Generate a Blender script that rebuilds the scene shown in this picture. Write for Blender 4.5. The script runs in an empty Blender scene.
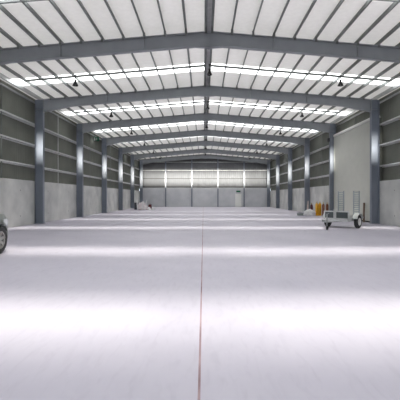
import bpy, bmesh, math, random
from mathutils import Vector, Matrix, noise
random.seed(7)
SC = bpy.context.scene
COL = SC.collection
PI = math.pi

# ------------------------------------------------------------------ dimensions of the hall
XC = 0.22                     # centre line (camera stands a little left of it)
BAY = 7.22
FR = [0.47 + BAY * k for k in range(9)]         # portal frames; FR[2]=14.91 is the first one seen
Y_REAR, Y_END = -6.4, 58.95
INNER, OUTER, CONC, CLAD = 9.73, 10.20, 10.22, 10.46
RIDGE, SLOPE, PUR = 8.20, 0.084, 0.20
def ztop(dx): return RIDGE - SLOPE * abs(dx)    # top of rafter / underside of purlin
def zroof(dx): return ztop(dx) + PUR
ORD = ['first', 'second', 'third', 'fourth', 'fifth', 'sixth', 'seventh', 'eighth', 'ninth', 'tenth', 'eleventh', 'twelfth']

# ------------------------------------------------------------------ materials
def mat(name, col, rough=0.6, metal=0.0, var=0.0, vscale=3.0, spec=0.5, bump=0.0, bscale=60.0, col2=None, stretch=(1, 1, 1), detail=5.0):
    m = bpy.data.materials.new(name); m.use_nodes = True
    nt = m.node_tree; b = nt.nodes['Principled BSDF']
    b.inputs['Base Color'].default_value = (*col, 1)
    b.inputs['Roughness'].default_value = rough
    b.inputs['Metallic'].default_value = metal
    b.inputs['Specular IOR Level'].default_value = spec
    tc = nt.nodes.new('ShaderNodeTexCoord')
    mp = nt.nodes.new('ShaderNodeMapping'); mp.inputs['Scale'].default_value = stretch
    nt.links.new(tc.outputs['Object'], mp.inputs['Vector'])
    if var > 0 or col2:
        n = nt.nodes.new('ShaderNodeTexNoise'); n.inputs['Scale'].default_value = vscale; n.inputs['Detail'].default_value = detail
        nt.links.new(mp.outputs['Vector'], n.inputs['Vector'])
        r = nt.nodes.new('ShaderNodeValToRGB')
        a = col; c = col2 or tuple(min(1, x * (1 + var)) for x in col)
        if not col2: a = tuple(x * (1 - var) for x in col)
        r.color_ramp.elements[0].position = 0.3; r.color_ramp.elements[0].color = (*a, 1)
        r.color_ramp.elements[1].position = 0.7; r.color_ramp.elements[1].color = (*c, 1)
        nt.links.new(n.outputs['Fac'], r.inputs['Fac']); nt.links.new(r.outputs['Color'], b.inputs['Base Color'])
    if bump > 0:
        n2 = nt.nodes.new('ShaderNodeTexNoise'); n2.inputs['Scale'].default_value = bscale; n2.inputs['Detail'].default_value = 4
        nt.links.new(mp.outputs['Vector'], n2.inputs['Vector'])
        bp = nt.nodes.new('ShaderNodeBump'); bp.inputs['Strength'].default_value = bump; bp.inputs['Distance'].default_value = 0.02
        nt.links.new(n2.outputs['Fac'], bp.inputs['Height']); nt.links.new(bp.outputs['Normal'], b.inputs['Normal'])
    return m

def sheet_mat(name, col, clear):
    """translucent polycarbonate: part of the light goes straight through, the rest is scattered"""
    m = bpy.data.materials.new(name); m.use_nodes = True
    nt = m.node_tree; nt.nodes.clear()
    o = nt.nodes.new('ShaderNodeOutputMaterial')
    t = nt.nodes.new('ShaderNodeBsdfTransparent'); t.inputs['Color'].default_value = (*col, 1)
    l = nt.nodes.new('ShaderNodeBsdfTranslucent'); l.inputs['Color'].default_value = (*col, 1)
    x = nt.nodes.new('ShaderNodeMixShader'); x.inputs['Fac'].default_value = clear
    nt.links.new(l.outputs[0], x.inputs[1]); nt.links.new(t.outputs[0], x.inputs[2]); nt.links.new(x.outputs[0], o.inputs['Surface'])
    return m

def floor_mat():
    m = bpy.data.materials.new('polished_concrete_floor'); m.use_nodes = True
    nt = m.node_tree; b = nt.nodes['Principled BSDF']; L = nt.links.new
    tc = nt.nodes.new('ShaderNodeTexCoord')
    n1 = nt.nodes.new('ShaderNodeTexNoise'); n1.inputs['Scale'].default_value = 0.55; n1.inputs['Detail'].default_value = 7; n1.inputs['Roughness'].default_value = 0.62
    L(tc.outputs['Object'], n1.inputs['Vector'])
    r1 = nt.nodes.new('ShaderNodeValToRGB')
    r1.color_ramp.elements[0].position = 0.3; r1.color_ramp.elements[0].color = (0.465, 0.445, 0.515, 1)
    r1.color_ramp.elements[1].position = 0.72; r1.color_ramp.elements[1].color = (0.53, 0.507, 0.572, 1)
    L(n1.outputs['Fac'], r1.inputs['Fac'])
    # faint trowel and tyre marks
    mp = nt.nodes.new('ShaderNodeMapping'); mp.inputs['Scale'].default_value = (5, 1.2, 1); mp.inputs['Rotation'].default_value = (0, 0, 0.5)
    L(tc.outputs['Object'], mp.inputs['Vector'])
    n2 = nt.nodes.new('ShaderNodeTexNoise'); n2.inputs['Scale'].default_value = 2.2; n2.inputs['Detail'].default_value = 6; n2.inputs['Distortion'].default_value = 0.6
    L(mp.outputs['Vector'], n2.inputs['Vector'])
    r2 = nt.nodes.new('ShaderNodeValToRGB')
    r2.color_ramp.elements[0].position = 0.28; r2.color_ramp.elements[0].color = (0.86, 0.85, 0.87, 1)
    r2.color_ramp.elements[1].position = 0.5; r2.color_ramp.elements[1].color = (1, 1, 1, 1)
    L(n2.outputs['Fac'], r2.inputs['Fac'])
    mx = nt.nodes.new('ShaderNodeMix'); mx.data_type = 'RGBA'; mx.blend_type = 'MULTIPLY'; mx.inputs['Factor'].default_value = 0.5
    L(r1.outputs['Color'], mx.inputs['A']); L(r2.outputs['Color'], mx.inputs['B'])
    L(mx.outputs['Result'], b.inputs['Base Color'])
    b.inputs['Roughness'].default_value = 0.5
    b.inputs['Specular IOR Level'].default_value = 0.2
    return m

M = {}
M['floor'] = floor_mat()
M['joint'] = mat('joint_sealant', (0.20, 0.13, 0.14), 0.8, col2=(0.42, 0.30, 0.32), vscale=1.3)
M['foil'] = mat('white_foil_insulation', (0.90, 0.885, 0.86), 0.6, bump=0.25, bscale=7, var=0.03, vscale=6)
def lining():
    m = mat('glowing_roof_lining', (0.88, 0.87, 0.845), 0.6, bump=0.25, bscale=7, var=0.03, vscale=6)
    nt = m.node_tree; b = nt.nodes['Principled BSDF']; o = nt.nodes['Material Output']
    t = nt.nodes.new('ShaderNodeBsdfTranslucent'); t.inputs['Color'].default_value = (1.0, 0.985, 0.95, 1)
    x = nt.nodes.new('ShaderNodeMixShader'); x.inputs['Fac'].default_value = 0.045  # translucency added to an opaque lining so the roof glows brighter
    nt.links.new(b.outputs[0], x.inputs[1]); nt.links.new(t.outputs[0], x.inputs[2]); nt.links.new(x.outputs[0], o.inputs['Surface'])
    return m
M['lining'] = lining()
M['roofmetal'] = mat('roof_metal', (0.5, 0.5, 0.5), 0.5)
M['column'] = mat('blue_grey_column_paint', (0.165, 0.19, 0.235), 0.40, var=0.06, vscale=2, spec=1.0)
M['rafter'] = mat('blue_grey_rafter_paint', (0.285, 0.302, 0.322), 0.45, var=0.06, vscale=2, spec=0.4)
M['purlin'] = mat('grey_purlin_steel', (0.19, 0.205, 0.20), 0.5, metal=0.1, var=0.12, vscale=4)
M['galv'] = mat('galvanised_steel', (0.42, 0.43, 0.43), 0.38, metal=0.55, var=0.12, vscale=6)
M['girt'] = mat('galvanised_girt', (0.62, 0.63, 0.62), 0.45, metal=0.2, var=0.1, vscale=5)
M['clad'] = mat('dark_wall_cladding', (0.172, 0.178, 0.155), 0.7, var=0.1, vscale=1.2, spec=0.25)
M['conc'] = mat('precast_concrete', (0.45, 0.455, 0.45), 0.85, bump=0.15, bscale=9, col2=(0.64, 0.64, 0.62), vscale=0.9, spec=0.2, detail=8)
M['concend'] = mat('end_wall_concrete', (0.54, 0.555, 0.575), 0.85, bump=0.1, bscale=9, col2=(0.66, 0.66, 0.68), vscale=0.8, spec=0.2, detail=7)
M['recess'] = mat('lifting_recess', (0.2, 0.2, 0.2), 0.9)
M['sky'] = sheet_mat('opal_roof_sheet', (0.97, 0.97, 0.97), 0.36)
M['clear'] = sheet_mat('clear_beam_sheet', (0.97, 0.97, 0.97), 1.0)
M['cladend'] = mat('end_wall_cladding', (0.142, 0.146, 0.152), 0.6, var=0.06, vscale=1.5, spec=0.3)
M['cream'] = sheet_mat('cream_wall_sheet', (0.31, 0.30, 0.265), 0.0)
M['pink'] = sheet_mat('pinkish_wall_sheet', (0.125, 0.115, 0.114), 0.0)
M['door'] = mat('beige_roller_door', (0.58, 0.585, 0.53), 0.55, var=0.03, vscale=2)
M['doorlight'] = mat('pale_door_paint', (0.84, 0.84, 0.81), 0.5)
M['black'] = mat('black_plastic', (0.015, 0.015, 0.017), 0.5)
M['rubber'] = mat('tyre_rubber', (0.04, 0.04, 0.041), 0.85, var=0.2, vscale=20)
M['alloy'] = mat('silver_alloy', (0.42, 0.41, 0.39), 0.35, metal=0.6)
M['carpaint'] = mat('grey_green_car_paint', (0.21, 0.225, 0.215), 0.3, metal=0.4, var=0.05, vscale=8)
M['cartrim'] = mat('dark_car_trim', (0.03, 0.03, 0.032), 0.6)
M['glass'] = mat('dark_car_glass', (0.02, 0.024, 0.026), 0.08, spec=0.6)
M['lens'] = mat('headlight_lens', (0.62, 0.64, 0.66), 0.12, spec=0.7)
M['amber'] = mat('amber_lens', (0.6, 0.22, 0.03), 0.2)
M['redlens'] = mat('red_lens', (0.35, 0.02, 0.02), 0.2)
M['plate'] = mat('plain_plate', (0.7, 0.7, 0.68), 0.5)
M['white'] = mat('white_paint', (0.78, 0.78, 0.77), 0.45)
M['tgrey'] = mat('galvanised_trailer', (0.60, 0.615, 0.61), 0.42, metal=0.25, var=0.1, vscale=10)
M['tdark'] = mat('dark_mesh_panel', (0.07, 0.085, 0.09), 0.6)
M['guard'] = mat('grey_mudguard', (0.40, 0.415, 0.41), 0.5)
M['ramp'] = mat('blue_grey_ramp', (0.31, 0.35, 0.37), 0.5, metal=0.2)
M['timber'] = mat('brown_timber', (0.13, 0.085, 0.062), 0.8, col2=(0.22, 0.15, 0.11), vscale=3, stretch=(8, 8, 0.6))
M['yellow'] = mat('yellow_cylinder_paint', (0.80, 0.42, 0.02), 0.35, var=0.08, vscale=5)
M['rust'] = mat('rusty_brown_paint', (0.22, 0.085, 0.045), 0.6, var=0.25, vscale=7)
M['maroon'] = mat('maroon_paint', (0.12, 0.03, 0.035), 0.5, var=0.2, vscale=7)
M['brass'] = mat('brass_valve', (0.5, 0.36, 0.14), 0.35, metal=0.8)
M['tarp'] = mat('white_tarp', (0.88, 0.88, 0.88), 0.55, bump=0.4, bscale=8)
M['pinktarp'] = mat('pale_pink_wrap', (0.74, 0.65, 0.67), 0.5, bump=0.4, bscale=8, col2=(0.88, 0.82, 0.83), vscale=4)
M['palepipe'] = mat('pale_pink_board', (0.66, 0.57, 0.56), 0.6, var=0.05, vscale=4)
M['drum'] = mat('dark_blue_drum', (0.05, 0.055, 0.07), 0.45)
M['crate'] = mat('grey_green_crate', (0.20, 0.23, 0.22), 0.6)
M['green'] = mat('exit_green', (0.012, 0.15, 0.075), 0.4)
M['reflector'] = mat('lamp_reflector', (0.8, 0.8, 0.78), 0.25, metal=0.4)

# ------------------------------------------------------------------ mesh helpers
class MB:
    def __init__(s): s.bm = bmesh.new()
    def box(s, x0, x1, y0, y1, z0, z1):
        v = [s.bm.verts.new(p) for p in ((x0,y0,z0),(x1,y0,z0),(x1,y1,z0),(x0,y1,z0),(x0,y0,z1),(x1,y0,z1),(x1,y1,z1),(x0,y1,z1))]
        for f in ((0,3,2,1),(4,5,6,7),(0,1,5,4),(1,2,6,5),(2,3,7,6),(3,0,4,7)): s.bm.faces.new([v[i] for i in f])
        return s
    def hexa(s, pts):
        v = [s.bm.verts.new(p) for p in pts]
        for f in ((0,3,2,1),(4,5,6,7),(0,1,5,4),(1,2,6,5),(2,3,7,6),(3,0,4,7)): s.bm.faces.new([v[i] for i in f])
        return s
    def prism(s, poly, axis, a, b):
        """polygon (2-D) extruded along an axis: x -> (y,z) poly, y -> (x,z), z -> (x,y)"""
        def P(p, t):
            return {'x': (t, p[0], p[1]), 'y': (p[0], t, p[1]), 'z': (p[0], p[1], t)}[axis]
        A = [s.bm.verts.new(P(p, a)) for p in poly]; B = [s.bm.verts.new(P(p, b)) for p in poly]
        n = len(poly)
        s.bm.faces.new(A[::-1]); s.bm.faces.new(B)
        for i in range(n): s.bm.faces.new((A[i], A[(i+1) % n], B[(i+1) % n], B[i]))
        return s
    def tube(s, p, q, r, r2=None, n=12, cap=True):
        p, q = Vector(p), Vector(q); r2 = r if r2 is None else r2
        d = (q - p).normalized(); u = d.orthogonal().normalized(); w = d.cross(u)
        A = [s.bm.verts.new(p + (u*math.cos(2*PI*i/n) + w*math.sin(2*PI*i/n))*r) for i in range(n)]
        B = [s.bm.verts.new(q + (u*math.cos(2*PI*i/n) + w*math.sin(2*PI*i/n))*r2) for i in range(n)]
        for i in range(n): s.bm.faces.new((A[i], A[(i+1) % n], B[(i+1) % n], B[i]))
        if cap: s.bm.faces.new(A[::-1]); s.bm.faces.new(B)
        return s
    def lathe(s, prof, axis='z', c=(0,0,0), n=24):
        """prof: list of (radius, height)"""
        c = Vector(c); rings = []
        for r, h in prof:
            ring = []
            if r < 1e-6:
                pt = {'z': (0,0,h), 'x': (h,0,0), 'y': (0,h,0)}[axis]; ring = [s.bm.verts.new(c + Vector(pt))]
            else:
                for i in range(n):
                    a = 2*PI*i/n; k, l = r*math.cos(a), r*math.sin(a)
                    pt = {'z': (k,l,h), 'x': (h,k,l), 'y': (l,h,k)}[axis]; ring.append(s.bm.verts.new(c + Vector(pt)))
            rings.append(ring)
        for A, B in zip(rings, rings[1:]):
            if len(A) == 1 and len(B) == 1: continue
            for i in range(n):
                j = (i+1) % n
                if len(A) == 1: s.bm.faces.new((A[0], B[j], B[i]))
                elif len(B) == 1: s.bm.faces.new((A[i], A[j], B[0]))
                else: s.bm.faces.new((A[i], A[j], B[j], B[i]))
        return s
    def loft(s, secs, cap=True):
        R = [[s.bm.verts.new(p) for p in sec] for sec in secs]; n = len(R[0])
        for A, B in zip(R, R[1:]):
            for i in range(n): s.bm.faces.new((A[i], A[(i+1) % n], B[(i+1) % n], B[i]))
        if cap: s.bm.faces.new(R[0][::-1]); s.bm.faces.new(R[-1])
        return s
    def xf(s, m): bmesh.ops.transform(s.bm, matrix=m, verts=s.bm.verts); return s
    def build(s, name, m, parent=None, loc=None, smooth=False, bevel=0.0):
        bmesh.ops.recalc_face_normals(s.bm, faces=s.bm.faces)
        me = bpy.data.meshes.new(name); s.bm.to_mesh(me); s.bm.free()
        o = bpy.data.objects.new(name, me); COL.objects.link(o)
        for k in (m if isinstance(m, (list, tuple)) else [m]): me.materials.append(k)
        if parent: o.parent = parent
        if loc: o.location = loc
        if smooth:
            for p in me.polygons: p.use_smooth = True
            md = o.modifiers.new('edge', 'EDGE_SPLIT'); md.split_angle = math.radians(38)
        if bevel:
            b = o.modifiers.new('bevel', 'BEVEL'); b.width = bevel; b.segments = 2; b.limit_method = 'ANGLE'
        return o

def tag(o, label, cat, group=None, kind='thing'):
    o['label'] = label; o['category'] = cat; o['kind'] = kind
    if group: o['group'] = group
    return o
def struct(o, label=None):
    o['kind'] = 'structure'
    if label: o['label'] = label
    return o
def empty(name, loc, rz=0):
    o = bpy.data.objects.new(name, None); COL.objects.link(o); o.location = loc; o.rotation_euler = (0, 0, rz); o.empty_display_size = 0.2
    return o
KIDS = {}
def copy_tree(o, parent=None):
    c = o.copy(); COL.objects.link(c)
    if parent: c.parent = parent
    for ch in [k for k in SRC if k.parent == o]: copy_tree(ch, c)
    return c
SRC = []
def clone(o, loc, rz=None):
    global SRC
    SRC = list(bpy.data.objects)
    c = copy_tree(o); c.location = loc
    if rz is not None: c.rotation_euler = (0, 0, rz)
    return c

# ------------------------------------------------------------------ floor
fl = struct(MB().box(-40, 40, Y_REAR - 14, Y_END + 14, -0.3, -0.001).build('floor', M['floor']), 'pale lavender grey polished concrete floor')
MB().box(-0.047, -0.025, Y_REAR, Y_END, -0.01, 0.0006).build('floor_joint', M['joint'], fl)
for y in (FR[1], FR[4], FR[7]):
    pass

# ------------------------------------------------------------------ roof: faintly translucent strips, openings with opal sheets
SKY = [(-2.6, -1.2), (4.35, 6.15), (10.75, 12.05)] + [(FR[k] + 3.98, FR[k] + 5.12) for k in range(2, 8)]
XIN, XOUT = 0.19, 10.15            # skylights reach from the ridge capping to near the eave
cl = MB()
def roof_piece(d0, d1, y0, y1, t=0.05):
    for sgn in (-1, 1):
        a, b = sgn*d0, sgn*d1
        pts = [(XC+a, y0, zroof(a)), (XC+b, y0, zroof(b)), (XC+b, y1, zroof(b)), (XC+a, y1, zroof(a))]
        v = [cl.bm.verts.new(p) for p in pts]; cl.bm.faces.new(v)
ys = [Y_REAR] + [v for s in SKY for v in s] + [Y_END+0.3]
for a, b in zip(ys[0::2], ys[1::2]):
    roof_piece(0, CLAD + 0.15, a, b)
for a, b in SKY:
    roof_piece(0, XIN, a, b); roof_piece(XOUT, CLAD + 0.15, a, b)
ceil = struct(cl.build('ceiling', M['lining']), 'white foil lined pitched roof')
n = 0
def sky_sheet(sgn, y0, y1):
    mb = MB(); bm = mb.bm; N = int(round((y1 - y0) / 0.19)) * 4
    prev = None
    for i in range(N + 1):
        y = y0 - 0.02 + (y1 - y0 + 0.04) * i / N
        dz = (0.0, 0.0, 0.029, 0.029)[i % 4] + 0.004
        A = bm.verts.new((XC + sgn*(XIN-0.05), y, zroof(XIN) + dz)); B = bm.verts.new((XC + sgn*(XOUT+0.05), y, zroof(XOUT) + dz))
        if prev: bm.faces.new((prev[0], prev[1], B, A))
        prev = (A, B)
    return mb
WHERE = {2: 'nearest, cut by the top of the picture', 3: 'between the first and second rafters', 4: 'between the second and third rafters', 5: 'between the third and fourth rafters',
         6: 'between the fourth and fifth rafters', 7: 'between the fifth and sixth rafters', 8: 'between the last two rafters'}
for i, (a, b) in enumerate(SKY):
    for sgn, side in ((-1, 'left'), (1, 'right')):
        n += 1
        o = struct(sky_sheet(sgn, a, b).build('window_%d' % n, M['sky']))
        if i >= 2: o['label'] = 'opal roof skylight strip on the %s slope, %s' % (side, WHERE[i])

# ------------------------------------------------------------------ walls
def ribbed(x, y0, y1, z0, z1, out):
    """vertical-ribbed sheet in a plane x = const with a thin backing"""
    mb = MB(); bm = mb.bm
    N = int((y1 - y0) / 0.20); w = (y1 - y0) / N; pts = []
    for i in range(N):
        y = y0 + i*w
        pts += [(y, 0), (y + 0.55*w, 0), (y + 0.65*w, 0.012), (y + 0.9*w, 0.012)]
    pts.append((y1, 0))
    prev = None
    for y, d in pts:
        A = bm.verts.new((x + out*d, y, z0)); B = bm.verts.new((x + out*d, y, z1))
        if prev: bm.faces.new((prev[0], A, B, prev[1]))
        prev = (A, B)
    xx = x + out*0.03
    mb.box(min(xx, xx+out*0.03), max(xx, xx+out*0.03), y0, y1, z0, z1)
    return mb
ZE = zroof(CLAD) + 0.02
CT = 2.53
wl = struct(ribbed(XC-CLAD, Y_REAR, Y_END+0.28, CT-0.15, ZE, -1).build('wall_left', M['clad']), 'dark olive grey ribbed cladding above concrete panels, left wall')
DY0, DY1, DZ = FR[3] + 0.16, FR[4] - 0.16, 6.30
wr = struct(ribbed(XC+CLAD, Y_REAR, DY0, CT-0.15, ZE, 1).build('wall_right', M['clad']), 'dark olive grey ribbed cladding above concrete panels, right wall')
ribbed(XC+CLAD, DY1, Y_END+0.28, CT-0.15, ZE, 1).build('cladding', M['clad'], wr)
ribbed(XC+CLAD, DY0, DY1, DZ, ZE, 1).build('cladding_above_door', M['clad'], wr)
def conc_panel(sgn, y0, y1, par):
    mb = MB(); a, b = sorted((XC+sgn*CONC, XC+sgn*(CONC+0.18))); mb.box(a, b, y0+0.01, y1-0.01, 0, CT)
    o = mb.build('concrete_panel', M['conc'], par, bevel=0.012)
    rc = MB(); xi = XC + sgn*CONC
    for f in (0.25, 0.75):
        for z in (0.55, 1.95):
            y = y0 + (y1-y0)*f
            rc.tube((xi - sgn*0.004, y, z), (xi + sgn*0.02, y, z), 0.035, n=12)
    rc.build('lifting_recess', M['recess'], o)
edges = [Y_REAR] + FR + [Y_END]
for y0, y1 in zip(edges, edges[1:]):
    y1 = min(y1, Y_END)
    conc_panel(-1, y0, y1, wl)
    if not (abs(y0 - FR[3]) < 0.01): conc_panel(1, y0, y1, wr)
# vertical girt bridging rods at mid-bay, hanging down to the panel top
for k in range(8):
    y = FR[k] + BAY*0.5
    MB().tube((XC-CONC-0.06, y, CT-0.12 if k != 3 else 2.2), (XC-CONC-0.06, y, 7.3), 0.022, n=8).build('bridging_rod', M['girt'] if k == 3 else M['purlin'], wl)
    z0 = 6.6 if k == 3 else CT-0.1
    MB().tube((XC+CONC+0.06, y, z0), (XC+CONC+0.06, y, 7.3), 0.022, n=8).build('bridging_rod', M['purlin'], wr)
# wall behind the camera (never in view): plain cladding with a hall-wide clear strip added to shape the level beam
wf = MB(); WZ0, WZ1 = 3.95, 5.05
wf.box(XC-CLAD, XC+CLAD, Y_REAR-0.1, Y_REAR, 0, WZ0)
wf.prism([(XC-CLAD, WZ1), (XC+CLAD, WZ1), (XC+CLAD, ZE), (XC, zroof(0)), (XC-CLAD, ZE)], 'y', Y_REAR-0.1, Y_REAR)
struct(wf.build('wall_front', M['clad']))
n += 1
struct(MB().box(XC-CLAD, XC+CLAD, Y_REAR-0.06, Y_REAR-0.04, WZ0, WZ1).build('window_%d' % n, M['clear']))  # added unseen pane that lets the level sun lamps through

# end wall
YE = Y_END
CE = 2.98
we = MB()
we.prism([(XC-CLAD, CE-0.1), (XC+CLAD, CE-0.1), (XC+CLAD, zroof(CLAD)), (XC, zroof(0)), (XC-CLAD, zroof(CLAD))], 'y', YE+0.235, YE+0.29)
rb = we.bm; prev = None; x = XC-CLAD; i = 0
while x < XC+CLAD:                                    # ribs of the end wall sheeting
    d = (0, 0, 0.02, 0.02)[i % 4]; A = rb.verts.new((x, YE+0.205+d, CE-0.1)); B = rb.verts.new((x, YE+0.205+d, zroof(x-XC)-0.01))
    if prev: rb.faces.new((prev[0], A, B, prev[1]))
    prev = (A, B); x += 0.08; i += 1
wb = struct(we.build('wall_back', M['cladend']), 'far end wall, ribbed cladding above a concrete base, lit by a pale band of light')
POSTS = [XC-6.20, XC-2.06, XC+2.06, XC+6.20]
xs = [XC-CONC] + POSTS + [XC+CONC]
for a, b in zip(xs, xs[1:]):
    MB().box(a+0.012, b-0.012, YE, YE+0.18, 0, CE).build('concrete_panel', M['concend'], wb, bevel=0.012)
# ------------------------------------------------------------------ wall girts (Z rails along the walls)
def girt_y(sgn, z, y0, y1):
    x0 = XC + sgn*(CONC+0.02); x1 = XC + sgn*(CLAD-0.005); a, b = sorted((x0, x1))
    mb = MB(); mb.box(a, b, y0, y1, z-0.004, z+0.004)
    f = sorted((x0, x0 - sgn*0.004)); mb.box(f[0], f[1], y0, y1, z, z+0.075)
    g = sorted((x1, x1 + sgn*0.004)); mb.box(g[0], g[1], y0, y1, z-0.06, z)
    return mb
GZ = [3.38, 4.62, 5.86]
HN = ['lowest', 'middle', 'topmost']
for z, hn in zip(GZ, HN):
    tag(girt_y(-1, z, Y_REAR, Y_END).build('wall_girt', M['girt']), '%s horizontal steel rail running along the left wall cladding' % hn, 'wall rail', 'wall rails')
    tag(girt_y(1, z, Y_REAR, DY0).build('wall_girt', M['girt']), '%s horizontal steel rail on the right wall, nearer than the roller door' % hn, 'wall rail', 'wall rails')
    tag(girt_y(1, z, DY1, Y_END).build('wall_girt', M['girt']), '%s horizontal steel rail on the right wall, beyond the roller door' % hn, 'wall rail', 'wall rails')
for z, lb in ((3.20, 'dark horizontal rail on the end wall just above the concrete base'), (4.43, 'thin horizontal rail through the middle of the bright band on the end wall'),
              (5.75, 'horizontal rail on the end wall along the top of the bright band'), (7.05, 'topmost horizontal rail on the end wall, in the dark cladding')):
    mb = MB(); mb.box(XC-CONC, XC+CONC, YE+0.06, YE+0.20, z-0.004, z+0.004).box(XC-CONC, XC+CONC, YE+0.055, YE+0.06, z, z+(0.10 if z < 4.5 else 0.07))
    tag(mb.build('wall_girt', M['cartrim'] if z < 4.5 else M['girt']), lb, 'wall rail', 'end wall rails')
for i, x in enumerate(POSTS):
    mb = MB(); h = zroof(x-XC) - 0.05
    mb.box(x-0.09, x+0.09, YE-0.24, YE-0.228, 0, h).box(x-0.006, x+0.006, YE-0.228, YE-0.022, 0, h).box(x-0.09, x+0.09, YE-0.022, YE-0.01, 0, h)
    lb = 'slim steel post on the far end wall, %s' % ('leftmost of four', 'second from the left', 'second from the right', 'rightmost of four, right of the small door')[i]
    tag(mb.build('wind_post', M['column']), lb, 'post', 'end wall posts')

# ------------------------------------------------------------------ portal frames
def column_mesh(sgn):
    mb = MB(); h = ztop(INNER)
    x0, x1 = sgn*INNER, sgn*OUTER; w = 0.125
    def b(xa, xb, ya, yb, za, zb): mb.box(min(xa, xb), max(xa, xb), ya, yb, za, zb)
    b(x0, x0+sgn*0.018, -w, w, 0, h); b(x1-sgn*0.018, x1, -w, w, 0, ztop(OUTER))
    b(x0+sgn*0.018, x1-sgn*0.018, -0.007, 0.007, 0, h - 0.01)
    for z in (h-0.62,):                                                  # knee stiffeners
        b(x0+sgn*0.018, x1-sgn*0.018, -w+0.01, -0.007, z, z+0.014); b(x0+sgn*0.018, x1-sgn*0.018, 0.007, w-0.01, z, z+0.014)
    return mb
def base_plate(sgn):
    mb = MB(); a, b = sorted((sgn*(INNER-0.04), sgn*OUTER)); mb.box(a, b, -0.17, 0.17, 0, 0.022)
    for x in (a+0.07, b-0.07):
        for y in (-0.13, 0.13): mb.tube((x, y, 0.02), (x, y, 0.06), 0.018, n=6)
    return mb
colL = colR = None
for k in range(0, 9):
    if k == 1 or k == 0 or True:
        for sgn, side in ((-1, 'left'), (1, 'right')):
            proto = colL if sgn < 0 else colR
            if proto is None:
                e = empty('steel_column', (XC, FR[k], 0)); column_mesh(sgn).build('shaft', M['column'], e); base_plate(sgn).build('base_plate', M['column'], e)
                if sgn < 0: colL = e
                else: colR = e
            else:
                e = clone(proto, (XC, FR[k], 0))
            if k < 3: lb = 'blue grey steel column on the %s side, out of the picture' % side
            elif k == 3: lb = 'blue grey steel column on the %s wall, nearest and largest in the picture' % side
            elif k == 8: lb = 'blue grey steel column on the %s wall, standing against the far end wall' % side
            else: lb = 'blue grey steel column on the %s wall, %s from the camera' % (side, ORD[k-3])
            tag(e, lb, 'column', 'steel columns along the walls')

RD = 0.55
def rafter_half(mb, sgn):
    w = 0.11
    def q(d0, d1, zt0, zt1, zb0, zb1, ya, yb):
        x0, x1 = sgn*d0, sgn*d1
        mb.hexa([(x0,ya,zb0),(x1,ya,zb1),(x1,yb,zb1),(x0,yb,zb0),(x0,ya,zt0),(x1,ya,zt1),(x1,yb,zt1),(x0,yb,zt0)])
    E = INNER
    zt = lambda d: ztop(d); HA = 1.7; hd = 0.20
    segs = [(0, 0.55, 0.09, 0), (0.55, E-HA, 0, 0), (E-HA, E, 0, hd)]
    for d0, d1, e0, e1 in segs:
        q(d0, d1, zt(d0), zt(d1), zt(d0)-0.016, zt(d1)-0.016, -w, w)
        q(d0, d1, zt(d0)-0.016, zt(d1)-0.016, zt(d0)-RD+0.016-e0, zt(d1)-RD+0.016-e1, -0.006, 0.006)
        q(d0, d1, zt(d0)-RD+0.016-e0, zt(d1)-RD+0.016-e1, zt(d0)-RD-e0, zt(d1)-RD-e1, -w, w)
PX = [0.13] + [0.92 + 0.835*i for i in range(11)]
raf = None
for k in range(0, 9):
    if raf is None:
        raf = e = empty('roof_rafter', (XC, FR[k], 0))
        mb = MB(); rafter_half(mb, -1); rafter_half(mb, 1); mb.build('beam', M['rafter'], e)
        mb = MB(); mb.box(-0.018, 0.018, -0.10, 0.10, RIDGE-RD-0.13, RIDGE-0.02); mb.build('apex_plate', M['rafter'], e)
        for sgn in (-1, 1):
            for i in (3, 7):
                d = PX[i]; x = sgn*d
                mb = MB(); mb.box(x-0.012, x+0.012, -0.105, -0.006, ztop(d)-RD+0.02, ztop(d)-0.016); mb.build('web_stiffener', M['rafter'], e)
                mb = MB(); mb.tube((x+sgn*0.03, 0.10, ztop(d)-RD+0.03), (x+sgn*0.03, 0.55, ztop(d)+0.08), 0.018, n=6); mb.build('fly_brace', M['purlin'], e)
            for i in range(12):
                x = sgn*PX[i]; MB().box(x-0.045, x+0.045, -0.122, -0.11, ztop(PX[i])-0.09, ztop(PX[i])+0.14).build('purlin_cleat', M['purlin'], e)
            mb = MB(); mb.box(min(sgn*(INNER-0.02), sgn*INNER), max(sgn*(INNER-0.02), sgn*INNER), -0.12, 0.12, ztop(INNER)-RD-0.24, ztop(INNER)); mb.build('end_plate', M['rafter'], e)
    else:
        e = clone(raf, (XC, FR[k], 0))
    if k < 2: lb = 'blue grey steel roof rafter behind the camera, out of the picture'
    elif k == 2: lb = 'blue grey steel roof rafter nearest the camera, crossing the top of the picture'
    elif k == 8: lb = 'blue grey steel roof rafter, farthest, against the end wall'
    else: lb = 'blue grey steel roof rafter, %s from the camera' % ORD[k-2]
    tag(e, lb, 'rafter', 'roof rafters')

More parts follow.
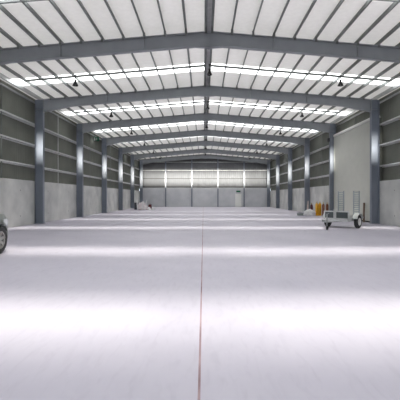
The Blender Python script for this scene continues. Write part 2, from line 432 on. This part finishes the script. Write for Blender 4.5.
# purlins running the length of the hall
def purlin_mesh(sgn, d):
    mb = MB(); z0 = 0.002; x = 0; t = 0.004; fl_ = 0.05
    mb.box(-t, t, 0, Y_END-Y_REAR, z0, PUR-0.012)
    a, b = sorted((0, -sgn*fl_)); mb.box(a, b, 0, Y_END-Y_REAR, z0, z0+0.005)
    mb.box(min(-sgn*fl_, -sgn*fl_+0.005), max(-sgn*fl_, -sgn*fl_+0.005), 0, Y_END-Y_REAR, z0, z0+0.022)
    a, b = sorted((0, sgn*fl_)); mb.box(a, b, 0, Y_END-Y_REAR, PUR-0.017, PUR-0.012)
    return mb
for sgn, side in ((-1, 'left'), (1, 'right')):
    p0 = None
    for i, d in enumerate(PX):
        loc = (XC + sgn*d, Y_REAR, ztop(d))
        if p0 is None: p0 = o = purlin_mesh(sgn, d).build('roof_purlin', M['purlin'], loc=loc)
        else: o = clone(p0, loc)
        lb = 'dark grey roof purlin on the %s slope, %s' % (side, 'beside the ridge' if i == 0 else ('outermost, closest to the wall' if i == 11 else '%s out from the ridge' % ORD[i]))
        tag(o, lb, 'purlin', 'roof purlins')
# purlin bridging across each bay (seen as a dark line in front of the skylight)
for k in range(1, 8):
    y = FR[k] + 4.05
    for sgn, side in ((-1, 'left'), (1, 'right')):
        mb = MB(); a, b = 0.13, 9.27
        for (u, v) in ((a, b),):
            x0, x1 = XC+sgn*u, XC+sgn*v; z0, z1 = ztop(u)+0.05, ztop(v)+0.05
            mb.hexa([(x0,y-0.04,z0),(x1,y-0.04,z1),(x1,y+0.04,z1),(x0,y+0.04,z0),(x0,y-0.04,z0+0.09),(x1,y-0.04,z1+0.09),(x1,y+0.04,z1+0.09),(x0,y+0.04,z0+0.09)])
        o = mb.build('purlin_bridging', M['purlin'])
        if k == 1: lb = 'bridging channel across the %s purlins, nearest, out of the picture' % side
        else: lb = 'bridging channel across the purlins on the %s slope, %s bay from the camera' % (side, ORD[k-2])
        tag(o, lb, 'bridging channel', 'purlin bridging')
# ridge capping between the slopes
mb = MB(); zr = zroof(0.13) - 0.012
for sgn in (-1, 1):
    mb.hexa([(XC, Y_REAR, zr-0.02), (XC+sgn*0.12, Y_REAR, zr-0.033), (XC+sgn*0.12, Y_END, zr-0.033), (XC, Y_END, zr-0.02), (XC, Y_REAR, zr-0.016), (XC+sgn*0.12, Y_REAR, zr-0.029), (XC+sgn*0.12, Y_END, zr-0.029), (XC, Y_END, zr-0.016)])
tag(mb.build('ridge_capping', M['girt']), 'grey metal flashing strip along the ridge between the two innermost purlins', 'flashing')
# eave struts: galvanised channels and tie tube along the top of each side wall
for sgn, side in ((-1, 'left'), (1, 'right')):
    z = ztop(9.9)
    mb = MB(); a, b = sorted((XC+sgn*9.98, XC+sgn*9.988)); mb.box(a, b, Y_REAR, Y_END, z+0.0, z+0.19)
    a, b = sorted((XC+sgn*9.988, XC+sgn*10.07)); mb.box(a, b, Y_REAR, Y_END, z, z+0.006).box(a, b, Y_REAR, Y_END, z+0.184, z+0.19)
    tag(mb.build('eave_strut', M['galv']), 'galvanised channel along the top of the %s wall under the roof edge' % side, 'eave beam', 'eave beams')
    mb = MB(); y = Y_REAR
    mb.tube((XC+sgn*10.30, Y_REAR, z-0.16), (XC+sgn*10.30, Y_END, z-0.16), 0.055, n=10)
    tag(mb.build('tie_tube', M['galv']), 'round galvanised tie tube under the eave channel of the %s wall' % side, 'tie tube', 'tie tubes')

# ------------------------------------------------------------------ high-bay lamps
def make_lamp():
    e = empty('high_bay_lamp', (0, 0, 0))
    MB().lathe([(0, 0.30), (0.045, 0.30), (0.05, 0.27), (0.055, 0.18), (0.075, 0.155), (0.13, 0.05), (0.145, 0.0), (0.135, 0.0), (0.12, 0.045), (0.065, 0.13), (0, 0.13)], n=24).build('shade', M['black'], e, smooth=True)
    MB().lathe([(0, 0.03), (0.03, 0.03), (0.048, 0.055), (0.04, 0.09), (0.025, 0.13), (0, 0.13)], n=20).build('diffuser', M['reflector'], e, smooth=True)
    MB().tube((0, 0, 0.29), (0, 0, 0.50), 0.012, n=8).build('hanger', M['black'], e)
    MB().box(-0.03, 0.03, -0.03, 0.03, 0.48, 0.54).build('hook', M['black'], e)
    return e
lamp = None
for k in range(2, 8):
    for dx, wh in ((0.0, 'under the ridge'), (-6.60, 'on the left slope'), (6.60, 'on the right slope')):
        z = ztop(dx) - (0.50 if dx == 0 else 0.52)
        y = FR[k] + BAY*0.5
        if dx == 0: y += 0.1
        loc = (XC + dx + (0.07 if dx == 0 else 0), y, z)
        if lamp is None: lamp = e = make_lamp(); e.location = loc
        else: e = clone(lamp, loc)
        tag(e, 'black bell lamp hanging %s, %s bay from the camera' % (wh, ORD[k-2]), 'lamp', 'high bay lamps')
    # short crosspiece that carries the lamp on the slopes between purlins is the purlin itself

# ------------------------------------------------------------------ roller door in the right wall
XD = XC + 10.06
dr = MB(); bm = dr.bm; prev = None
nz = int(DZ / 0.0375); 
for i in range(nz + 1):
    z = DZ * i / nz; d = 0.006 if i % 2 else 0.0
    A = bm.verts.new((XD + d, DY0+0.05, z)); B = bm.verts.new((XD + d, DY1-0.05, z))
    if prev: bm.faces.new((prev[0], prev[1], B, A))
    prev = (A, B)
dr.box(XD+0.015, XD+0.03, DY0+0.05, DY1-0.05, 0, DZ)
door = struct(dr.build('door_1', M['door']), 'tall beige roller door between two columns in the right wall')
for y in (DY0, DY1):
    MB().box(XD-0.03, XD+0.16, y-0.05, y+0.07, 0, DZ).build('guide_rail', M['door'], door)
for y in (DY0, DY1):
    MB().box(XD+0.16, XC+CLAD+0.09, y-0.05, y+0.02, 0, DZ+0.02).build('jamb', M['clad'], door)
MB().box(XD-0.09, XD+0.30, DY0-0.05, DY1+0.05, DZ-0.02, DZ+0.16).build('hood', M['doorlight'], door, bevel=0.03)
MB().box(XD-0.02, XD+0.03, DY0+0.05, DY1-0.05, 0, 0.09).build('bottom_rail', M['cartrim'], door)
# personnel door in the end wall with the sign above
XP = (238.3-203.5)*YE/372
d2 = struct(MB().box(XP-0.42, XP+0.42, YE-0.05, YE-0.005, 0.01, 2.06).build('door_2', M['doorlight'], bevel=0.01), 'small pale door in the far end wall')
MB().box(XP-0.50, XP-0.42, YE-0.07, YE, 0, 2.14).build('frame', M['doorlight'], d2); MB().box(XP+0.42, XP+0.50, YE-0.07, YE, 0, 2.14).build('frame', M['doorlight'], d2)
MB().tube((XP+0.3, YE-0.11, 1.0), (XP+0.3, YE-0.05, 1.0), 0.03, n=10).build('handle', M['galv'], d2)
e = empty('exit_sign', (XP, YE-0.06, 2.30))
MB().box(-0.34, 0.34, -0.06, 0.05, 0, 0.26).build('housing', M['black'], e, bevel=0.01)
MB().box(-0.31, 0.31, -0.066, -0.058, 0.03, 0.23).build('face', M['green'], e)
tag(e, 'small dark green sign box above the pale door in the far end wall', 'sign')
# green exit sign hanging by the left eave
e = empty('exit_sign', (-9.60, 33.3, 6.58))
MB().box(-0.24, 0.24, -0.04, 0.04, 0, 0.36).build('housing', M['green'], e, bevel=0.01)
mb = MB(); mb.box(-0.20, -0.075, -0.046, -0.038, 0.05, 0.31); mb.build('door_symbol', M['white'], e)
mb = MB()                                                    # running figure
mb.tube((0.06, -0.044, 0.275), (0.06, -0.038, 0.275), 0.03, n=12)
for a, b, r in (((0.05, 0.24), (0.02, 0.15), 0.024), ((0.02, 0.15), (0.09, 0.11), 0.018), ((0.09, 0.11), (0.07, 0.05), 0.016), ((0.02, 0.15), (-0.03, 0.07), 0.018), ((0.05, 0.235), (-0.02, 0.19), 0.014), ((0.05, 0.235), (0.12, 0.18), 0.014)):
    mb.tube((a[0], -0.042, a[1]), (b[0], -0.042, b[1]), r, n=6)
mb.build('running_figure', M['white'], e)
MB().tube((-0.15, 0, 0.36), (-0.15, 0, 0.80), 0.012, n=8).build('hanger', M['black'], e)
MB().tube((0.15, 0, 0.36), (0.15, 0, 0.80), 0.012, n=8).build('hanger', M['black'], e)
tag(e, 'green and white exit sign hanging under the left eave between columns', 'sign')
# black box on the second right column
e = empty('junction_box', (XC+INNER-0.0, FR[4], 5.95))
MB().box(-0.16, 0.0, -0.12, 0.12, 0, 0.26).build('body', M['black'], e, bevel=0.02)
MB().tube((-0.08, 0, -0.06), (-0.08, 0, 0.0), 0.03, n=10).build('gland', M['black'], e)
tag(e, 'small black box high on the column left of the roller door', 'box')

# ------------------------------------------------------------------ pickup truck, only its front right corner enters the picture
XT = -5.66           # outer face of right tyres
TX, FY = XT - 0.93, 11.17     # centre line, nose
truck = empty('pickup_truck', (TX, FY, 0))
WR = 0.39
def half_w(y):       # plan-view half width along the body (y measured back from the nose, negative)
    t = -y
    pts = [(0.0, 0.66), (0.08, 0.745), (0.22, 0.82), (0.40, 0.875), (0.62, 0.905), (1.2, 0.92), (4.7, 0.92), (5.1, 0.90), (5.2, 0.87)]
    for (a, wa), (b, wb_) in zip(pts, pts[1:]):
        if a <= t <= b: return wa + (wb_-wa)*(t-a)/(b-a)
    return pts[-1][1]
def top_z(y):
    t = -y
    pts = [(0, 0.98), (0.1, 1.075), (0.35, 1.125), (1.3, 1.16), (1.42, 1.16), (3.4, 1.16), (5.2, 1.16)]
    for (a, wa), (b, wb_) in zip(pts, pts[1:]):
        if a <= t <= b: return wa + (wb_-wa)*(t-a)/(b-a)
    return pts[-1][1]
mb = MB(); secs = []
for t in (0, 0.08, 0.22, 0.40, 0.62, 0.9, 1.2, 1.42, 2.0, 3.0, 3.4, 4.0, 4.7, 5.1, 5.2):
    w, h = half_w(-t), top_z(-t); zb = 0.34 if t > 0.3 else 0.36
    secs.append([(-w+0.06, -t, zb), (w-0.06, -t, zb), (w, -t, zb+0.1), (w+0.008, -t, 0.75), (w-0.01, -t, h-0.14), (w-0.07, -t, h-0.03), (w-0.28, -t, h), (0, -t, h+0.015), (-w+0.28, -t, h), (-w+0.07, -t, h-0.03), (-w+0.01, -t, h-0.14), (-w-0.008, -t, 0.75), (-w, -t, zb+0.1)])
mb.loft(secs)
body = mb.build('body', M['carpaint'], truck)
# cut the wheel arches
WY = (-0.77, -3.95)
cut = MB()
for wy in WY:
    for s in (-1, 1):
        cut.tube((s*0.62, wy, WR), (s*1.1, wy, WR), WR+0.075, n=32)
co = cut.build('cutter', M['black'], truck)
bpy.context.view_layer.update()
md = body.modifiers.new('arch', 'BOOLEAN'); md.object = co; md.operation = 'DIFFERENCE'; md.solver = 'EXACT'
dg = bpy.context.evaluated_depsgraph_get()
nm = bpy.data.meshes.new_from_object(body.evaluated_get(dg)); body.modifiers.clear(); body.data = nm
bpy.data.objects.remove(co)
for p in body.data.polygons: p.use_smooth = True
body.modifiers.new('edge', 'EDGE_SPLIT').split_angle = math.radians(32)
# dark inner wells and flares
for wy in WY:
    for s in (-1, 1):
        MB().lathe([(WR+0.02, 0.60), (WR+0.074, 0.60), (WR+0.074, 0.62)], 'x', (0, wy, WR), 32).build('wheel_well', M['black'], truck) if s > 0 else None
        f = MB(); N = 24; secs = []
        for i in range(N+1):
            a = 0.02 + (PI-0.04)*i/N; c, sn = math.cos(a), math.sin(a)
            R0, R1 = WR+0.06, WR+0.125; yy0, zz0, yy1, zz1 = wy+R0*c, WR+R0*sn, wy+R1*c, WR+R1*sn
            w0 = half_w(max(-5.2, min(0, yy0))) ; w1 = half_w(max(-5.2, min(0, yy1)))
            secs.append([(s*(w0-0.04), yy0, zz0), (s*(w0+0.025), yy0, zz0), (s*(w1+0.02), yy1, zz1), (s*(w1-0.04), yy1, zz1)])
        f.loft(secs).build('arch_flare', M['carpaint'], truck)
def wheel(s, wy):
    x0 = s*0.93
    t = MB().lathe([(0.245, 0.0), (0.27, 0.005), (0.355, 0.012), (0.382, 0.04), (WR, 0.06), (WR, 0.20), (0.382, 0.22), (0.355, 0.245), (0.27, 0.25), (0.245, 0.25)], 'x', (0, 0, 0), 40)
    for i in range(36):                                           # tread lugs
        a = 2*PI*i/36; c, sn = math.cos(a), math.sin(a)
        t.tube((0.03, (WR-0.012)*c, (WR-0.012)*sn), (0.10, (WR-0.004)*c, (WR-0.004)*sn), 0.016, n=5)
    if s > 0: t.xf(Matrix.Scale(-1, 4, (1, 0, 0)))
    w = t.build('wheel', M['rubber'], truck, loc=(x0, wy, WR), smooth=True)
    r = MB(); sg = -1 if s > 0 else 1
    r.lathe([(0.25, 0.012), (0.215, 0.02), (0.20, 0.05), (0.195, 0.20)], 'x', (0, 0, 0), 32)
    r.lathe([(0, 0.015), (0.05, 0.018), (0.065, 0.04), (0.065, 0.06)], 'x', (0, 0, 0), 20)
    for i in range(6):
        a = 2*PI*i/6 + 0.3; u = Vector((0, math.cos(a), math.sin(a))); v = Vector((0, -math.sin(a), math.cos(a)))
        A = [u*0.05 + v*0.035, u*0.05 - v*0.035, u*0.205 - v*0.035, u*0.205 + v*0.035]
        r.hexa([p + Vector((0.055, 0, 0)) for p in A] + [p + Vector((0.03 if j < 2 else 0.02, 0, 0)) for j, p in enumerate(A)])
    if s > 0: r.xf(Matrix.Scale(-1, 4, (1, 0, 0)))
    r.build('rim', M['alloy'], w, smooth=True)
    d = MB().lathe([(0, 0.10), (0.215, 0.10), (0.215, 0.12), (0, 0.12)], 'x', (0, 0, 0), 24)
    if s > 0: d.xf(Matrix.Scale(-1, 4, (1, 0, 0)))
    d.build('brake_disc', M['cartrim'], w)
for wy in WY:
    for s in (-1, 1): wheel(s, wy)
# bonnet line, cab, tray
gh = MB()
gs = [(-1.38, 0.80, 1.13, 1.15), (-2.10, 0.70, 1.13, 1.70), (-2.35, 0.68, 1.13, 1.76), (-3.15, 0.68, 1.13, 1.76), (-3.42, 0.70, 1.13, 1.70), (-3.52, 0.76, 1.13, 1.18)]
gh.loft([[(-0.84, y, zb), (0.84, y, zb), (w, y, zt-0.05), (w-0.1, y, zt), (-w+0.1, y, zt), (-w, y, zt-0.05)] for y, w, zb, zt in gs])
cab = gh.build('cab', M['carpaint'], truck, smooth=True)
for s in (-1, 1):
    for (ya, yb, yc, yd) in ((-1.72, -2.42, -2.42, -2.16), (-2.50, -3.36, -3.30, -2.50)):
        xo = lambda z: s*(0.84 + (0.69-0.84)*(z-1.13)/(1.69-1.13) + 0.008)
        MB().hexa([(xo(1.19), ya, 1.19), (xo(1.19), yb, 1.19), (xo(1.62), yc, 1.62), (xo(1.62), yd, 1.62)] + [(xo(z)-s*0.03, y, z) for y, z in ((ya, 1.19), (yb, 1.19), (yc, 1.62), (yd, 1.62))]).build('side_window', M['glass'], truck)
    mr = MB(); mr.box(s*0.93-0.12*(s < 0), s*0.93+0.12*(s > 0), -1.78, -1.68, 1.12, 1.30) ; mr.build('mirror', M['cartrim'], truck, bevel=0.03)
    MB().box(min(s*0.92, s*0.945), max(s*0.92, s*0.945), -2.42, -2.24, 0.93, 0.96).build('door_handle', M['cartrim'], truck)
    # headlight wrapping the corner
    hl = MB(); secs = []
    for t in (0.015, 0.08, 0.22, 0.36, 0.46, 0.60):
        w = half_w(-t) + 0.012
        secs.append([(s*(w-0.06), -t+0.012, 0.77), (s*(w+0.002), -t+0.012, 0.77), (s*(w+0.002), -t+0.012, 0.93 + 0.05*t), (s*(w-0.06), -t+0.012, 0.95)])
    hl.loft(secs).build('headlight', M['lens'], truck)
    MB().box(min(s*0.76, s*0.9), max(s*0.76, s*0.9), -5.22, -5.17, 0.72, 1.02).build('tail_light', M['redlens'], truck)
ws = MB(); ws.hexa([(-0.72, -1.50, 1.215), (0.72, -1.50, 1.215), (0.62, -2.06, 1.655), (-0.62, -2.06, 1.655), (-0.72, -1.48, 1.235), (0.72, -1.48, 1.235), (0.62, -2.04, 1.675), (-0.62, -2.04, 1.675)])
ws.build('windscreen', M['glass'], truck)
MB().box(-0.76, 0.76, -5.0, -3.62, 1.13, 1.185).build('tray_cover', M['cartrim'], truck)
MB().box(-0.55, 0.55, -0.06, 0.015, 0.72, 0.94).build('grille', M['cartrim'], truck)
bp = MB(); secs = []
for i in range(15):
    x = -0.90 + 1.80*i/14; y = 0.05 - 0.42*max(0, (abs(x)-0.45)/0.45)**2
    secs.append([(x, y-0.14, 0.40), (x, y, 0.42), (x, y+0.01, 0.60), (x, y-0.14, 0.64)])
bp.loft(secs).build('bumper', M['carpaint'], truck, smooth=True)
MB().box(-0.26, 0.26, 0.055, 0.07, 0.44, 0.56).build('number_plate', M['plate'], truck)
tag(truck, 'dark grey pickup truck parked at the left edge, only front wheel and headlight showing', 'truck')

# ------------------------------------------------------------------ plant trailer
ang = math.atan2(-0.71, -0.70)          # heading of the drawbar
tr = empty('utility_trailer', (7.25, 19.40, 0), ang)
# local: +x forward (drawbar), y left/right; bed x -1.2..1.1, y +-0.66
BZ = 0.46
def T(): return MB()
T().box(-0.70, 0.70, -0.66, 0.66, BZ, BZ+0.03).build('bed', M['tgrey'], tr)
ch = T()
for y in (-0.66, 0.60): ch.box(-0.70, 0.70, y, y+0.06, BZ-0.10, BZ)
for x in (-0.70, -0.25, 0.2, 0.64): ch.box(x, x+0.06, -0.60, 0.60, BZ-0.09, BZ)
ch.build('chassis', M['tgrey'], tr)
for y in (-0.66, 0.62):
    s = T(); s.box(-0.70, 0.70, y, y+0.04, BZ+0.03, BZ+0.20)
    s.build('side_rail', M['tgrey'], tr)
g = T()
for y in (-0.66, -0.06, 0.60): g.box(0.70, 0.75, y, y+0.06, BZ-0.02, BZ+0.40)
g.box(0.70, 0.75, -0.66, 0.66, BZ+0.36, BZ+0.42).box(0.70, 0.75, -0.66, 0.66, BZ-0.08, BZ+0.06)
g.build('front_gate', M['tgrey'], tr)
for y0, y1 in ((-0.60, -0.06), (0.0, 0.60)):
    T().box(0.71, 0.73, y0, y1, BZ+0.06, BZ+0.36).build('mesh_panel', M['tdark'], tr)
db = T()
for s in (-1, 1): db.hexa([(0.68, s*0.60-0.03, BZ-0.10), (0.68, s*0.60+0.03, BZ-0.10), (1.95, s*0.05+0.03, BZ-0.10), (1.95, s*0.05-0.03, BZ-0.10), (0.68, s*0.60-0.03, BZ), (0.68, s*0.60+0.03, BZ), (1.95, s*0.05+0.03, BZ), (1.95, s*0.05-0.03, BZ)])
db.box(1.85, 2.05, -0.06, 0.06, BZ-0.10, BZ+0.01)
db.build('drawbar', M['tgrey'], tr)
T().tube((2.0, 0, BZ-0.02), (2.2, 0, BZ+0.0), 0.035).tube((2.16, 0, BZ-0.04), (2.22, 0, BZ+0.05), 0.045).build('coupling', M['galv'], tr, smooth=True)
j = T().tube((1.98, 0.12, 0.16), (1.98, 0.12, 0.78), 0.028).tube((1.98, 0.12, 0.76), (1.98, 0.22, 0.80), 0.012).build('jockey_stand', M['galv'], tr, smooth=True)
T().lathe([(0.03, -0.03), (0.085, -0.03), (0.10, -0.018), (0.10, 0.018), (0.085, 0.03), (0.03, 0.03)], 'y', (1.96, 0.12, 0.10), 20).build('jockey_wheel', M['rubber'], tr, smooth=True)
T().box(0.78, 0.84, -0.10, -0.04, BZ, 0.98).build('winch_post', M['tgrey'], tr)
WT = 0.335
def twheel(y, x, out):
    w = T().lathe([(0.19, -0.085), (0.29, -0.09), (0.325, -0.07), (WT, -0.05), (WT, 0.05), (0.325, 0.07), (0.29, 0.09), (0.19, 0.085)], 'y', (0, 0, 0), 32).build('wheel', M['rubber'], tr, loc=(x, y, WT), smooth=True)
    T().lathe([(0.20, out*0.08), (0.185, out*0.085), (0.17, out*0.04), (0.08, out*0.05), (0.06, out*0.09), (0, out*0.09)], 'y', (0, 0, 0), 28).build('rim', M['white'], w, smooth=True)
    T().tube((x, y-out*0.2, WT), (x, y+out*0.02, WT), 0.03).build('axle', M['galv'], tr)
    m = T(); secs = []
    for i in range(13):
        a = 0.12*PI + 0.76*PI*i/12
        R = WT + 0.075
        secs.append([(x + R*math.cos(a), y-0.13, WT + R*math.sin(a)), (x + R*math.cos(a), y+0.13, WT + R*math.sin(a)), (x + (R+0.02)*math.cos(a), y+0.13, WT + (R+0.02)*math.sin(a)), (x + (R+0.02)*math.cos(a), y-0.13, WT + (R+0.02)*math.sin(a))])
    m.loft(secs).build('mudguard', M['guard'], tr)
for s in (-1, 1): twheel(s*0.80, 0.0, s)
for s in (-1, 1):                                     # upright loading ramps at the tail
    r = T(); y0, y1 = s*0.42-0.17, s*0.42+0.17
    r.box(-0.77, -0.72, y0, y0+0.05, BZ, 1.90).box(-0.77, -0.72, y1-0.05, y1, BZ, 1.90)
    for k in range(14): r.box(-0.765, -0.725, y0+0.04, y1-0.04, BZ+0.05+0.10*k, BZ+0.09+0.10*k)
    r.build('loading_ramp', M['ramp'], tr)
for y in (-0.58, 0.58):
    T().box(-0.74, -0.70, y-0.07, y+0.07, BZ-0.09, BZ-0.01).build('tail_light', M['redlens'], tr)
tag(tr, 'pale grey flatbed plant trailer with upright ramps in front of the roller door', 'trailer')
# brown timber post leaning by the door
mb = MB(); mb.box(-0.04, 0.04, -0.07, 0.07, 0, 1.22)
o = mb.build('timber_post', M['timber'], loc=(10.10, 23.45, 0), bevel=0.008); o.rotation_euler = (0, math.radians(1.2), 0)
tag(o, 'brown timber post standing upright against the beige roller door', 'post')

# ------------------------------------------------------------------ clutter by the right wall
def gas_cylinder(name, r, h, m):
    e = empty(name, (0, 0, 0))
    MB().lathe([(0, 0.0), (r*0.94, 0.0), (r, 0.03), (r, h-0.30), (r*0.92, h-0.22), (r*0.66, h-0.15), (r*0.32, h-0.11), (0, h-0.11)], n=24).build('body', m, e, smooth=True)
    MB().tube((0, 0, h-0.12), (0, 0, h-0.03), 0.025).tube((-0.05, 0, h-0.055), (0.05, 0, h-0.055), 0.016).build('valve', M['brass'], e)
    MB().tube((0, 0, h-0.04), (0, 0, h), 0.04, 0.035, n=14).build('cap', M['brass'], e)
    return e
g1 = gas_cylinder('gas_cylinder', 0.125, 1.18, M['yellow']); g1.location = (9.60, 31.5, 0)
tag(g1, 'yellow gas cylinder, left one of the yellow pair by the right wall', 'gas cylinder', 'gas cylinders by the right wall')
g2 = clone(g1, (9.87, 31.55, 0)); tag(g2, 'yellow gas cylinder, right one of the yellow pair by the right wall', 'gas cylinder', 'gas cylinders by the right wall')
g3 = gas_cylinder('gas_cylinder', 0.11, 1.12, M['rust']); g3.location = (10.13, 31.45, 0)
tag(g3, 'rusty brown gas cylinder right beside the yellow pair', 'gas cylinder', 'gas cylinders by the right wall')
g4 = clone(g3, (10.30, 31.0, 0)); tag(g4, 'rusty brown gas cylinder nearest the roller door, right end of the row', 'gas cylinder', 'gas cylinders by the right wall')
g5 = gas_cylinder('gas_cylinder', 0.11, 1.06, M['maroon']); g5.location = (9.40, 32.35, 0)
tag(g5, 'dark maroon gas cylinder behind the white tarp, left of the yellow pair', 'gas cylinder', 'gas cylinders by the right wall')

def lump(rx, ry, rz, seed, amp=0.22, freq=2.2):
    mb = MB(); bmesh.ops.create_icosphere(mb.bm, subdivisions=4, radius=1)
    for v in mb.bm.verts:
        d = v.co.normalized()
        nn = noise.noise(d*freq + Vector((seed, 0, 0))) + 0.5*noise.noise(d*freq*2.3 + Vector((0, seed, 0))) + 0.25*abs(noise.noise(d*freq*5 + Vector((0, 0, seed))))
        p = d*(1 + amp*nn)
        v.co = (p.x*rx, p.y*ry, max(0.0, (p.z + 0.55)/1.55)*rz)
    return mb
o = lump(0.46, 0.34, 0.50, 3.1, 0.35).build('tarp_heap', M['tarp'], loc=(8.98, 31.5, 0), smooth=True)
tag(o, 'low crumpled white tarp heap on the floor left of the yellow cylinders', 'tarp')
o = MB().hexa([(-0.11, -0.02, 0), (0.11, -0.02, 0), (0.11, 0.02, 0), (-0.11, 0.02, 0), (0.07, -0.02, 1.25), (0.14, -0.02, 1.25), (0.14, 0.02, 1.25), (0.07, 0.02, 1.25)]).build('tapered_board', M['palepipe'], loc=(9.0, 32.25, 0))
o.rotation_euler = (math.radians(-6), 0, 0)
tag(o, 'pale pink tapered board standing up behind the white tarp heap', 'board')
e = empty('plastic_crate', (8.22, 31.6, 0), 0.2)
cr = MB(); cr.box(-0.22, 0.22, -0.16, 0.16, 0, 0.02)
cr.box(-0.22, 0.22, -0.16, -0.145, 0.02, 0.24).box(-0.22, 0.22, 0.145, 0.16, 0.02, 0.24).box(-0.22, -0.205, -0.145, 0.145, 0.02, 0.24).box(0.205, 0.22, -0.145, 0.145, 0.02, 0.24)
cr.build('body', M['crate'], e)
rm = MB(); rm.box(-0.235, 0.235, -0.175, -0.16, 0.20, 0.25).box(-0.235, 0.235, 0.16, 0.175, 0.20, 0.25).box(-0.235, -0.22, -0.16, 0.16, 0.20, 0.25).box(0.22, 0.235, -0.16, 0.16, 0.20, 0.25)
rm.build('rim', M['tgrey'], e)
tag(e, 'grey green open plastic crate at the left end of the gear by the right wall', 'crate')

# ------------------------------------------------------------------ pile near the far left corner
PXX, PYY = -7.32, 44.6
o = lump(0.56, 0.42, 0.92, 8.4, 0.30).build('wrapped_bundle', M['pinktarp'], loc=(PXX, PYY, 0), smooth=True)
tag(o, 'pale pink plastic wrapped bundle on the floor near the far left corner', 'bundle')
for i, (dx, dy, lx, ly, h, lb) in enumerate(((-0.48, -0.62, -0.10, 0.17, 1.05, 'white pipe leaning at the left of the pink bundle'), (0.10, -0.64, 0.06, 0.16, 0.98, 'white pipe standing in front of the pink bundle, middle of three'), (0.34, -0.62, 0.26, 0.17, 1.22, 'white pipe leaning to the right, longest of the three by the pink bundle'))):
    o = MB().tube((0, 0, 0.035), (lx, ly, h), 0.055, n=12).build('plastic_pipe', M['white'], loc=(PXX+dx, PYY+dy, 0), smooth=True)
    tag(o, lb, 'pipe', 'pipes by the pink bundle')
e = empty('steel_drum', (-8.35, 46.3, 0))
MB().lathe([(0, 0), (0.26, 0), (0.27, 0.02), (0.265, 0.29), (0.275, 0.30), (0.265, 0.31), (0.265, 0.58), (0.275, 0.59), (0.265, 0.60), (0.265, 0.84), (0.275, 0.86), (0.25, 0.86), (0.25, 0.84), (0, 0.84)], n=28).build('body', M['drum'], e, smooth=True)
MB().tube((0.12, 0, 0.835), (0.12, 0, 0.87), 0.03).build('bung', M['galv'], e)
tag(e, 'dark blue grey drum standing left of the pink bundle near the far corner', 'drum')
e = empty('jerry_can', (-6.52, 45.35, 0), 0.2)
MB().prism([(-0.20, 0), (0.20, 0), (0.20, 0.52), (0.12, 0.66), (-0.12, 0.66), (-0.20, 0.58)], 'y', -0.11, 0.11).build('body', M['maroon'], e, bevel=0.02)
MB().tube((-0.08, 0, 0.66), (-0.08, 0, 0.72), 0.012).tube((-0.08, 0, 0.72), (0.08, 0, 0.72), 0.014).tube((0.08, 0, 0.66), (0.08, 0, 0.72), 0.012).build('handle', M['maroon'], e)
MB().tube((0.155, 0, 0.60), (0.19, 0, 0.66), 0.03).build('cap', M['black'], e)
tag(e, 'dark maroon jerry can just right of the pink bundle', 'can')
for (x, y, r, h, lb) in ((-6.48, 44.45, 0.17, 0.36, 'small white sack in front of the maroon jerry can'), (-6.06, 44.35, 0.2, 0.24, 'low white sack lying farthest right of the far left pile')):
    o = lump(r, 0.16, h, x*3, 0.2).build('sack', M['tarp'], loc=(x, y, 0), smooth=True); tag(o, lb, 'sack', 'white sacks')

# ------------------------------------------------------------------ light: hazy sun overhead, bright sky
# level fanned sun lamps added to light a band on columns and end wall
for az, en in ((-3.3, 7.6), (0.0, 5.5), (3.3, 7.6)):
    low = bpy.data.lights.new('added_low_sun', 'SUN'); low.energy = en; low.angle = math.radians(2.1); low.color = (1.0, 0.965, 0.89)
    lo = bpy.data.objects.new('added_low_sun', low); COL.objects.link(lo); lo.location = (0, -30, 4.5); lo.rotation_euler = (PI/2, 0, math.radians(az))
w = bpy.data.worlds.new('sky'); SC.world = w; w.use_nodes = True
bg = w.node_tree.nodes['Background']; bg.inputs['Color'].default_value = (0.86, 0.93, 1.0, 1); bg.inputs['Strength'].default_value = 2.4
sun = bpy.data.lights.new('sun', 'SUN'); sun.energy = 10.2; sun.angle = math.radians(12.0); sun.color = (1.0, 0.96, 0.87)
so = bpy.data.objects.new('sun', sun); COL.objects.link(so); so.location = (0, 30, 40)
so.rotation_euler = (Vector((-0.20, -0.35, -8.4)).to_track_quat('-Z', 'Y')).to_euler()

# ------------------------------------------------------------------ camera
cam = bpy.data.cameras.new('camera'); co_ = bpy.data.objects.new('camera', cam); COL.objects.link(co_)
co_.location = (0, 0, 1.6); co_.rotation_euler = (PI/2, 0, 0)
cam.sensor_width = 36; cam.lens = 372/400*36
cam.shift_x = -3.5/400; cam.shift_y = -3.3/400
cam.clip_end = 400
SC.camera = co_
SC.cycles.max_bounces = 14; SC.cycles.diffuse_bounces = 9; SC.cycles.transparent_max_bounces = 12
SC.cycles.sample_clamp_indirect = 6.0
SC.view_settings.view_transform = 'Standard'; SC.view_settings.look = 'None'; SC.view_settings.gamma = 1.0
SC.view_settings.use_curve_mapping = False; SC.view_settings.exposure = 0.37
